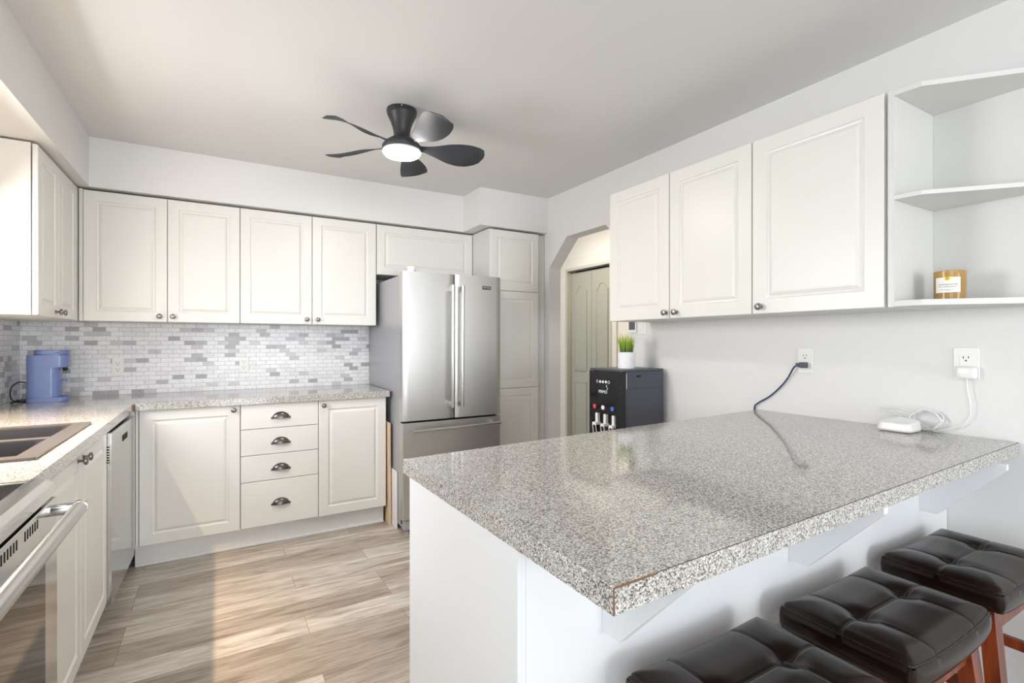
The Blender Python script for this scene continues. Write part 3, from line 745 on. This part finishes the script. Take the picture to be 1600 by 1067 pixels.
outlet('white outlet on the mosaic backsplash just right of the coffee maker', (-.552, YB-.006, 1.100), (0, -1, 0), .060, .116, True)
outlet('white outlet on the mosaic backsplash left of the refrigerator, above the drawers', (.160, YB-.006, 1.097), (0, -1, 0), .060, .110, True)
outlet('white wall outlet with the dark purple cord plugged in, above the bar top', (XR, 1.305, 1.174), (-1, 0, 0), .070, .116)
outlet('white wall outlet with the white adapter plugged in, near the open shelves', (XR, .730, 1.181), (-1, 0, 0), .074, .118, True)
t = thing('light_switch', 'white rocker light switch beside the archway under the wall cabinet', 'switch', (XR, 2.335, 1.367))
obj('cover_plate', B(XR-.006, XR-.0003, 2.300, 2.372, 1.309, 1.425, bev=.0018), 'plate', t)
obj('rocker', B(XR-.009, XR-.0062, 2.319, 2.353, 1.334, 1.400, bev=.001), 'plate', t)
t = thing('thermostat', 'small dark-faced thermostat on the wall between the archway and the light switch', 'thermostat', (XR, 2.42, 1.365))
obj('housing', B(XR-.012, XR-.0003, 2.382, 2.448, 1.318, 1.420, bev=.002), 'plate', t)
obj('display', B(XR-.0135, XR-.0122, 2.390, 2.444, 1.338, 1.415), 'grey_plate', t)

# power cord from the outlet down behind the bar top
t = thing('power_cord', 'dark purple cord hanging from the wall outlet behind the bar top', 'cord', (XR-.02, 1.30, 1.155))
bm = B(XR-.040, XR-.0095, 1.288, 1.316, 1.141, 1.167, bev=.004); box(bm, XR-.036, XR-.016, 1.313, 1.334, 1.145, 1.163, .004); obj('plug', bm, 'black_matt', t)
obj('cord', tube(bmesh.new(), spline([(XR-.026, 1.330, 1.153), (XR-.022, 1.350, 1.138), (XR-.013, 1.385, 1.085), (XR-.009, 1.43, 1.035), (XR-.009, 1.48, .990), (XR-.009, 1.535, .955), (XR-.009, 1.556, .925), (XR-.009, 1.562, .80), (XR-.012, 1.60, .45), (XR-.02, 1.75, .20)], 8), .0038, 8), 'navy', t, 60)
# adapter and router
t = thing('power_adapter', 'white plug-in adapter with coiled white cord beside the router', 'adapter', (XR-.02, .73, 1.14))
bm = B(XR-.036, XR-.0085, .695, .752, 1.128, 1.172, bev=.008, seg=3); obj('plug_body', bm, 'white_plastic', t, 40)
path = [(XR-.024, .722, 1.132), (XR-.024, .721, 1.09), (XR-.024, .714, 1.05), (XR-.023, .714, 1.00), (XR-.023, .735, .965), (XR-.024, .77, .945), (XR-.026, .80, .932), (XR-.026, .82, .929)]
coil = []
rnd = random.Random(3)
for k in range(66):
    a = 2*math.pi*k/12; j = .006*math.sin(k*1.7); 
    coil.append((XR-.022 + .011*math.sin(k*.9), .838 + .046*math.cos(a)*(1+.12*math.sin(k*.55)) + j, .966 + .036*math.sin(a)*(1+.10*math.cos(k*.7))))
coil = [(x, y, max(z, HC+.004)) for x, y, z in coil]
tail = [(XR-.022, .90, .995), (XR-.026, .95, .999), (XR-.030, .99, .994), (XR-.030, .995, .984), (XR-.026, .96, .984), (XR-.022, .92, .962), (XR-.022, .91, .930)]
obj('cord', tube(bmesh.new(), spline(path + coil + tail, 4), .0021, 6), 'white_plastic', t, 60)
t = thing('router', 'white wedge-shaped wireless router on the bar top near the wall', 'router', (2.24, .905, HC))
bm = bmesh.new(); prev = None
def rtr(i, zf, zb, r=.016):
    x0, x1, y0, y1 = 2.188+i, 2.292-i, .842+i, .958-i; pts = []
    for ax, ay, s in ((x1-r, y1-r, 0), (x0+r, y1-r, 90), (x0+r, y0+r, 180), (x1-r, y0+r, 270)):
        for k in range(6):
            an = R(s+18*k); x = ax+r*math.cos(an); y = ay+r*math.sin(an); u = (x-x0)/(x1-x0)
            pts.append(bm.verts.new((x, y, HC + zf + (zb-zf)*u)))
    return pts
for i, zf, zb in ((.010, .001, .001), (.004, .004, .004), (.001, .010, .011), (.005, .031, .040), (.008, .0345, .0445), (.024, .0375, .0505), (.036, .0385, .0525)):
    q = rtr(i, zf, zb)
    if prev:
        for k in range(len(q)): j = (k+1) % len(q); face(bm, [prev[k], prev[j], q[j], q[k]])
    else: face(bm, q[::-1])
    prev = q
face(bm, prev); obj('shell', bm, 'white_plastic', t, 22)
obj('base_pad', slab(rr_poly(2.206, 2.276, .862, .942, .02), HC+.0002, HC+.0010, .0002), 'slot', t)

# ------------------------------------------------------------------ water dispenser
DX, DY0, DY1, DZ = 1.97, 2.130, 2.418, 1.100
t = thing('water_dispenser', 'black bottom-loading water dispenser with three taps, standing against the right wall', 'water dispenser', (2.13, 2.27, 0))
obj('body', B(DX+.032, 2.305, DY0, DY1, .02, DZ-.012, bev=.004), 'black_matt', t)
obj('top_cover', slab([(DX+.004, DY1), (DX, DY1-.02), (DX, DY0+.02), (DX+.006, DY0), (2.305, DY0), (2.305, DY1)][::-1], DZ-.0115, DZ, .003), 'black_matt', t)
bm = cells(bmesh.new(), [DY0+.001, DY0+.05, DY1-.05, DY1-.001], [.02, .56, .835, DZ-.013], lambda u, v: not (DY0+.05 < u < DY1-.05 and .56 < v < .835), DX+.002, DX+.031, 'x')
fp = obj('front_panel', bm, 'black', t)
obj('tap_recess', B(DX+.0305, DX+.0318, DY0+.051, DY1-.051, .561, .834), 'dark', t)
obj('corner_strip', B(DX+.0315, DX+.038, DY0-.0025, DY0-.0003, .99, DZ-.02), 'chrome', t)
obj('lid_flap', B(2.012, 2.280, DY0-.0035, DY0-.0004, .992, 1.068, bev=.001), 'black_matt', t)
obj('lid_notch', B(2.082, 2.112, DY0-.0042, DY0-.0034, 1.055, 1.067), 'dark', t)
obj('side_panel', B(2.012, 2.280, DY0-.0025, DY0-.0004, .30, .988, bev=.001), 'black_matt', t)
bm = bmesh.new()
for y, z in ((2.316, 1.0225), (2.291, 1.0230), (2.265, 1.0235)): lathe(bm, [(.0085, 0), (.0085, .0012), (0, .0013)], (DX+.002, y, z), (-1, 0, 0), 16)
for y in (2.343, 2.240):
    bmr = bmesh.new(); tube(bmr, [(DX+.0015, y+.0075*math.cos(a), 1.023+.0085*math.sin(a)) for a in [2*math.pi*k/16 for k in range(16)]], .0012, 5, True); merge(bm, bmr)
obj('indicator_icons', bm, 'white_plastic', fp)
bm = text_bm('PRIMO', .026, .0006, basis((0, -1, 0), (0, 0, 1), (DX+.0012, 2.292, .963)))
bmr = bmesh.new(); tube(bmr, spline([(DX+.001, 2.258, .976), (DX+.001, 2.249, .984), (DX+.001, 2.257, .993), (DX+.001, 2.262, 1.001), (DX+.001, 2.254, 1.004)], 5), .0014, 5); merge(bm, bmr)
obj('lettering', bm, 'white_plastic', fp)
for y, m_, lb in ((2.366, 'red', 'red hot water button'), (2.290, 'white_plastic', 'white button'), (2.208, 'bluebtn', 'blue cold water button')):
    b_ = obj('button', lathe(bmesh.new(), [(.0135, 0), (.0135, .004), (.010, .0065), (0, .007)], (DX+.002, y, .870), (-1, 0, 0), 20), m_, fp, 40); b_['label'] = lb
for y in (2.350, 2.276, 2.203):
    bm = B(DX+.002, DX+.024, y-.007, y+.013, .775, .832, bev=.002); box(bm, DX-.022, DX+.024, y-.018, y+.013, .762, .778, .002)
    tp = obj('tap', bm, 'white_plastic', t)
    bmr = bmesh.new(); tube(bmr, [(DX-.020, y-.018, .762), (DX-.020, y+.012, .765), (DX-.012, y+.012, .712), (DX-.012, y-.018, .708)], .0028, 6, True); obj('lever', bmr, 'white_plastic', tp)
obj('plinth', B(DX+.01, 2.30, DY0+.005, DY1-.005, 0, .0195), 'black_matt', t)
# potted grass
PC = Vector((2.130, 2.262, DZ))
t = thing('potted_grass', 'artificial green grass in a white textured pot on the water dispenser', 'plant', PC)
def pot_bm():
    bm = bmesh.new(); n = 96; rows = 40; rings = []; hgt = .098; r0 = .050
    for i in range(rows+1):
        z = hgt*i/rows; ring = []
        for k in range(n):
            a = 2*math.pi*k/n; e = 0
            if 2 <= i <= rows-2: e = -.0045*(1-abs(math.sin(9*a + z*110)))**2 - .002*(1-abs(math.sin(9*a - z*110)))**2
            r = (r0 + .001*(i/rows) + e) if i else r0-.001
            ring.append(bm.verts.new((PC.x+r*math.cos(a), PC.y+r*math.sin(a), PC.z+.0003+z)))
        rings.append(ring)
    for rr_, zz in ((r0-.004, hgt), (r0-.004, hgt-.014)): rings.append([bm.verts.new((PC.x+rr_*math.cos(2*math.pi*k/n), PC.y+rr_*math.sin(2*math.pi*k/n), PC.z+zz)) for k in range(n)])
    for a, b in zip(rings, rings[1:]):
        for k in range(n): face(bm, [a[k], a[(k+1) % n], b[(k+1) % n], b[k]])
    face(bm, rings[0][::-1]); face(bm, rings[-1]); return bm
obj('pot', pot_bm(), 'pot', t, 60)
bm = bmesh.new(); rnd = random.Random(11)
for k in range(150):
    a = rnd.uniform(0, 2*math.pi); r = .038*math.sqrt(rnd.random()); hgt = rnd.uniform(.085, .135); lean = rnd.uniform(.0, .030)*(r/.038+.25)
    if k < 5: lean = rnd.uniform(.045, .06); hgt = .11; a = (0.3, 1.9, -2.6, -.9, 3.0)[k]; r = .034
    p0 = PC + Vector((r*math.cos(a), r*math.sin(a), .083)); w = rnd.uniform(.0018, .0030); tw = rnd.uniform(0, math.pi)
    s = Vector((math.cos(tw), math.sin(tw), 0)); prev = None
    for i in range(5):
        u = i/4; c = p0 + Vector((lean*math.cos(a)*u*u, lean*math.sin(a)*u*u, hgt*u)); ww = w*(1-.85*u*u); d = Vector((-s.y, s.x, 0))*ww*.35
        q = [bm.verts.new(c-s*ww), bm.verts.new(c-d), bm.verts.new(c+s*ww), bm.verts.new(c+d)]
        if prev:
            for m_ in range(4): face(bm, [prev[m_], prev[(m_+1) % 4], q[(m_+1) % 4], q[m_]])
        prev = q
    face(bm, prev)
obj('grass_tuft', bm, 'grass', t)['kind'] = 'stuff'

# ------------------------------------------------------------------ candle
cc = Vector((2.185, .728, 1.402))
t = thing('candle', 'amber glass jar candle with a white label on the lowest open shelf', 'candle', cc)
obj('wax', lathe(bmesh.new(), [(.0385, .007), (.0385, .072), (0, .072)], cc, 'Z', 40), 'wax', t, 40)
obj('jar', lathe(bmesh.new(), [(.040, .0004), (.043, .003), (.044, .101), (.0425, .1025), (.041, .101), (.0395, .0065), (0, .0065)], cc, 'Z', 48), 'amber', t, 40)
def wrap(bm, a0, a1, z0, z1, r, th=.0004, n=16):
    g = []
    for i in range(n+1):
        a = a0+(a1-a0)*i/n; g.append([bm.verts.new(cc+Vector((rr_*math.cos(a), rr_*math.sin(a), z))) for rr_, z in ((r, z0), (r, z1), (r+th, z1), (r+th, z0))])
    for x, y in zip(g, g[1:]):
        for k in range(4): face(bm, [x[k], x[(k+1) % 4], y[(k+1) % 4], y[k]])
    face(bm, g[0]); face(bm, g[-1][::-1]); return bm
fc = math.atan2(-cc.y, -cc.x) + .10        # the label turns towards the room
lb = obj('paper_label', wrap(bmesh.new(), fc-1.05, fc+.55, .027, .079, .0444), 'paper', t)
obj('foil_stamp', wrap(bmesh.new(), fc-.45, fc-.02, .069, .080, .0449, .0003), 'gold', lb)
bm = bmesh.new(); rnd = random.Random(5)
for z, s, e, hh in ((.053, -.80, .34, .0030), (.0465, -.85, .40, .0018), (.0445, -.45, .25, .0012), (.036, -.70, .20, .0016), (.0335, -.4, -.1, .001)):
    a = fc+s
    while a < fc+e:
        w_ = rnd.uniform(.02, .05); wrap(bm, a, a+w_, z, z+hh*rnd.uniform(.7, 1), .0449, .0002, 2); a += w_+rnd.uniform(.01, .03)
obj('print', bm, 'ink', lb)

# ------------------------------------------------------------------ ceiling fan
FC = Vector((.803, 2.470, HZ))
t = thing('ceiling_fan', 'charcoal five-blade ceiling fan with a lit round lamp in its hub', 'fan', FC)
obj('canopy', lathe(bmesh.new(), [(.074, -.0003), (.0755, -.012), (.072, -.016), (.0735, -.022), (.069, -.034), (.056, -.060), (.046, -.090), (.041, -.115), (.040, -.135), (.043, -.142)], FC, 'Z', 48), 'fan', t, 35)
hub = obj('motor_hub', lathe(bmesh.new(), [(.044, -.1425), (.060, -.150), (.084, -.168), (.097, -.185), (.097, -.200), (.094, -.206)], FC, 'Z', 48), 'fan2', t, 35)
lk = obj('lamp_ring', lathe(bmesh.new(), [(.095, -.2062), (.0955, -.214), (.091, -.2145)], FC, 'Z', 48), 'white_plastic', t, 35)
obj('lamp_lens', lathe(bmesh.new(), [(.0905, -.2147), (.0905, -.222), (.084, -.229), (.06, -.233), (0, -.235)], FC, 'Z', 48), 'lens', t, 60)
obj('canopy_screw', lathe(bmesh.new(), [(.004, 0), (.004, .002), (0, .003)], FC + Vector((-.0752*math.sin(R(18)), -.0752*math.cos(R(18)), -.008)), (-math.sin(R(18)), -math.cos(R(18)), 0), 10), 'chrome', t)
def blade(ang):
    bm = bmesh.new(); n, mseg = 22, 8; g = []
    prof = [(0, .022), (.10, .021), (.25, .033), (.45, .056), (.62, .069), (.78, .076), (.90, .073), (.96, .062), (.99, .042), (1.0, .015)]
    def wid(u):
        for (a, x), (b, y) in zip(prof, prof[1:]):
            if a <= u <= b: q = (u-a)/(b-a); return x+(y-x)*q
        return prof[-1][1]
    for i in range(n+1):
        u = (i/n)**.85 if i < n else 1.0
        r = .075 + .355*u; w = wid(u); pit = R(-12 - 22*math.sin(math.pi*min(1, u*1.05))**1.0); lift = .010*u - .016*math.sin(math.pi*u*.6)
        sweep = .012*math.sin(math.pi*u)
        row = []
        for j in range(mseg+1):
            s = (2*j/mseg-1); camber = .006*(1-s*s)*(w/.06)
            row.append(Vector((r, sweep + w*s*math.cos(pit), lift + w*s*math.sin(pit) + camber)))
        g.append(row)
    th = .004; top = [[bm.verts.new(p + Vector((0, 0, th*(1-abs(2*j/mseg-1)**4)*.5))) for j, p in enumerate(r_)] for r_ in g]
    bot = [[bm.verts.new(p - Vector((0, 0, th*(1-abs(2*j/mseg-1)**4)*.5+.0006))) for j, p in enumerate(r_)] for r_ in g]
    for i in range(n):
        for j in range(mseg):
            face(bm, [top[i][j], top[i+1][j], top[i+1][j+1], top[i][j+1]]); face(bm, [bot[i][j], bot[i][j+1], bot[i+1][j+1], bot[i+1][j]])
        for j in (0, mseg): face(bm, [top[i][j], bot[i][j], bot[i+1][j], top[i+1][j]])
    for i in (0, n):
        for j in range(mseg): face(bm, [top[i][j], top[i][j+1], bot[i][j+1], bot[i][j]])
    bm.transform(Matrix.Translation(FC + Vector((0, 0, -.182))) @ Matrix.Rotation(R(ang), 4, 'Z')); return bm
for k in range(5): obj('blade', blade(-12+72*k), 'fan2', t, 50)

# ------------------------------------------------------------------ bar stools
SZ = .608
def seat_bm(cx, cy, hx=.206, hy=.138):
    bm = bmesh.new(); nu, nv = 84, 60
    def top(u, v):
        x, y = u*hx, v*hy; z = SZ + .010*u*u
        e = max(abs(u)**7, abs(v)**6); z += .017*(1-e) - .010*max(0, (max(abs(u)-.965, 0)/.035))**2 - .010*max(0, (max(abs(v)-.955, 0)/.045))**2
        for s in (-.5, .5):
            d = (u-s)*hx; z -= .0030*math.exp(-(d/.0026)**2)*(1-.25*abs(v)) + .0030*math.exp(-(d/.024)**2)*(1-v*v)
            rr_ = math.hypot((u-s)*hx, y); z -= .010*math.exp(-(rr_/.026)**2)
        z -= .0030*math.exp(-(y/.0026)**2) + .0030*math.exp(-(y/.024)**2)*(1-u**6)
        return z
    def xy(u, v): return cx + hx*u*(1-.020*v**6), cy + hy*v*(1-.030*u**6)
    g = [[bm.verts.new((*xy(-1+2*i/nu, -1+2*j/nv), top(-1+2*i/nu, -1+2*j/nv))) for j in range(nv+1)] for i in range(nu+1)]
    for i in range(nu):
        for j in range(nv): face(bm, [g[i][j], g[i+1][j], g[i+1][j+1], g[i][j+1]])
    per = [(i, 0) for i in range(nu)] + [(nu, j) for j in range(nv)] + [(i, nv) for i in range(nu, 0, -1)] + [(0, j) for j in range(nv, 0, -1)]
    prev = [g[i][j] for i, j in per]
    for out, dz in ((.0045, -.012), (.0065, -.030), (.0055, -.046), (.001, -.060), (-.012, -.064)):
        q = []
        for i, j in per:
            u, v = -1+2*i/nu, -1+2*j/nv; x, y = xy(u, v); nn = Vector((u if abs(u) > .999 else 0, v if abs(v) > .999 else 0, 0)).normalized()
            q.append(bm.verts.new((x+nn.x*out, y+nn.y*out, SZ+.010*u*u+dz)))
        for k in range(len(q)): m_ = (k+1) % len(q); face(bm, [prev[k], prev[m_], q[m_], q[k]])
        prev = q
    face(bm, prev[::-1])
    return bm, top, xy
def hexa(bm, a, b, wa, wb):
    """four-sided leg between centres a (top) and b (bottom)"""
    va = [bm.verts.new((a[0]+sx*wa[0]/2, a[1]+sy*wa[1]/2, a[2])) for sx, sy in ((-1, -1), (1, -1), (1, 1), (-1, 1))]
    vb = [bm.verts.new((b[0]+sx*wb[0]/2, b[1]+sy*wb[1]/2, b[2])) for sx, sy in ((-1, -1), (1, -1), (1, 1), (-1, 1))]
    face(bm, va); face(bm, vb[::-1])
    for k in range(4): face(bm, [va[k], vb[k], vb[(k+1) % 4], va[(k+1) % 4]])
    return bm
def stool(cx, cy, label):
    t = thing('bar_stool', label, 'stool', (cx, cy, 0), 'saddle bar stools under the bar top')
    bm, top, xy = seat_bm(cx, cy); s_ = obj('seat', bm, 'leather', t, 60)
    pts = []
    for k in range(160):
        q = 4*k/160; e = int(q); f = 2*(q-e)-1; u, v = ((f, -1), (1, f), (-f, 1), (-1, -f))[e]
        x, y = xy(u, v); pts.append((x, y, SZ + .010*u*u - .0085))
    obj('piping', tube(bmesh.new(), pts, .0022, 6, True), 'piping', s_, 60)
    bm = bmesh.new()
    for s in (-.5, .5):
        for k in range(30):
            pass
        tube(bm, [(*xy(s, -1+2*k/40), top(s, -1+2*k/40)+.0004) for k in range(1, 40)], .0011, 5)
    tube(bm, [(*xy(-1+2*k/60, 0), top(-1+2*k/60, 0)+.0004) for k in range(1, 60)], .0011, 5)
    obj('stitched_seam', bm, 'piping', s_, 60)
    for s in (-.5, .5):
        x, y = xy(s, 0); obj('button', lathe(bmesh.new(), [(.009, -.004), (.0125, 0), (.0125, .002), (.010, .0048), (.005, .0062), (0, .0066)], (x, y, top(s, 0)+.001), 'Z', 24), 'piping', s_, 50)
    top_z = SZ - .058
    L = {}
    for sx in (-1, 1):
        for sy in (-1, 1):
            a = (cx+sx*.165, cy+sy*.098, top_z); b = (cx+sx*.215, cy+sy*.155, 0); L[sx, sy] = (Vector(a), Vector(b))
            obj('leg', hexa(bmesh.new(), a, b, (.046, .034), (.040, .032)), 'cherry', t)
    def at(sx, sy, z): a, b = L[sx, sy]; return a + (b-a)*((a.z-z)/a.z)
    for sy in (-1, 1):
        for nm, z, h_ in (('seat_rail', top_z-.030, .030), ('stretcher', .26, .028)):
            p, q = at(-1, sy, z), at(1, sy, z); obj(nm, B(p.x+.022, q.x-.022, p.y-.009, p.y+.009, z-h_, z+h_*.0+.002), 'cherry', t)
    for sx in (-1, 1):
        for nm, z, h_ in (('seat_rail', top_z-.030, .030), ('stretcher', .34, .028)):
            p, q = at(sx, -1, z), at(sx, 1, z); obj(nm, B(p.x-.009, p.x+.009, p.y+.017, q.y-.017, z-h_, z+.002), 'cherry', t)
    return t
s0 = stool(.889, .590, 'dark leather bar stool nearest the free end of the peninsula')
copy_thing(s0, (.511, .003, 0), 'dark leather bar stool in the middle of the row of three')
copy_thing(s0, (1.056, .018, 0), 'dark leather bar stool nearest the right wall')
for o in bpy.data.objects:
    if '_w' in o: del o['_w']
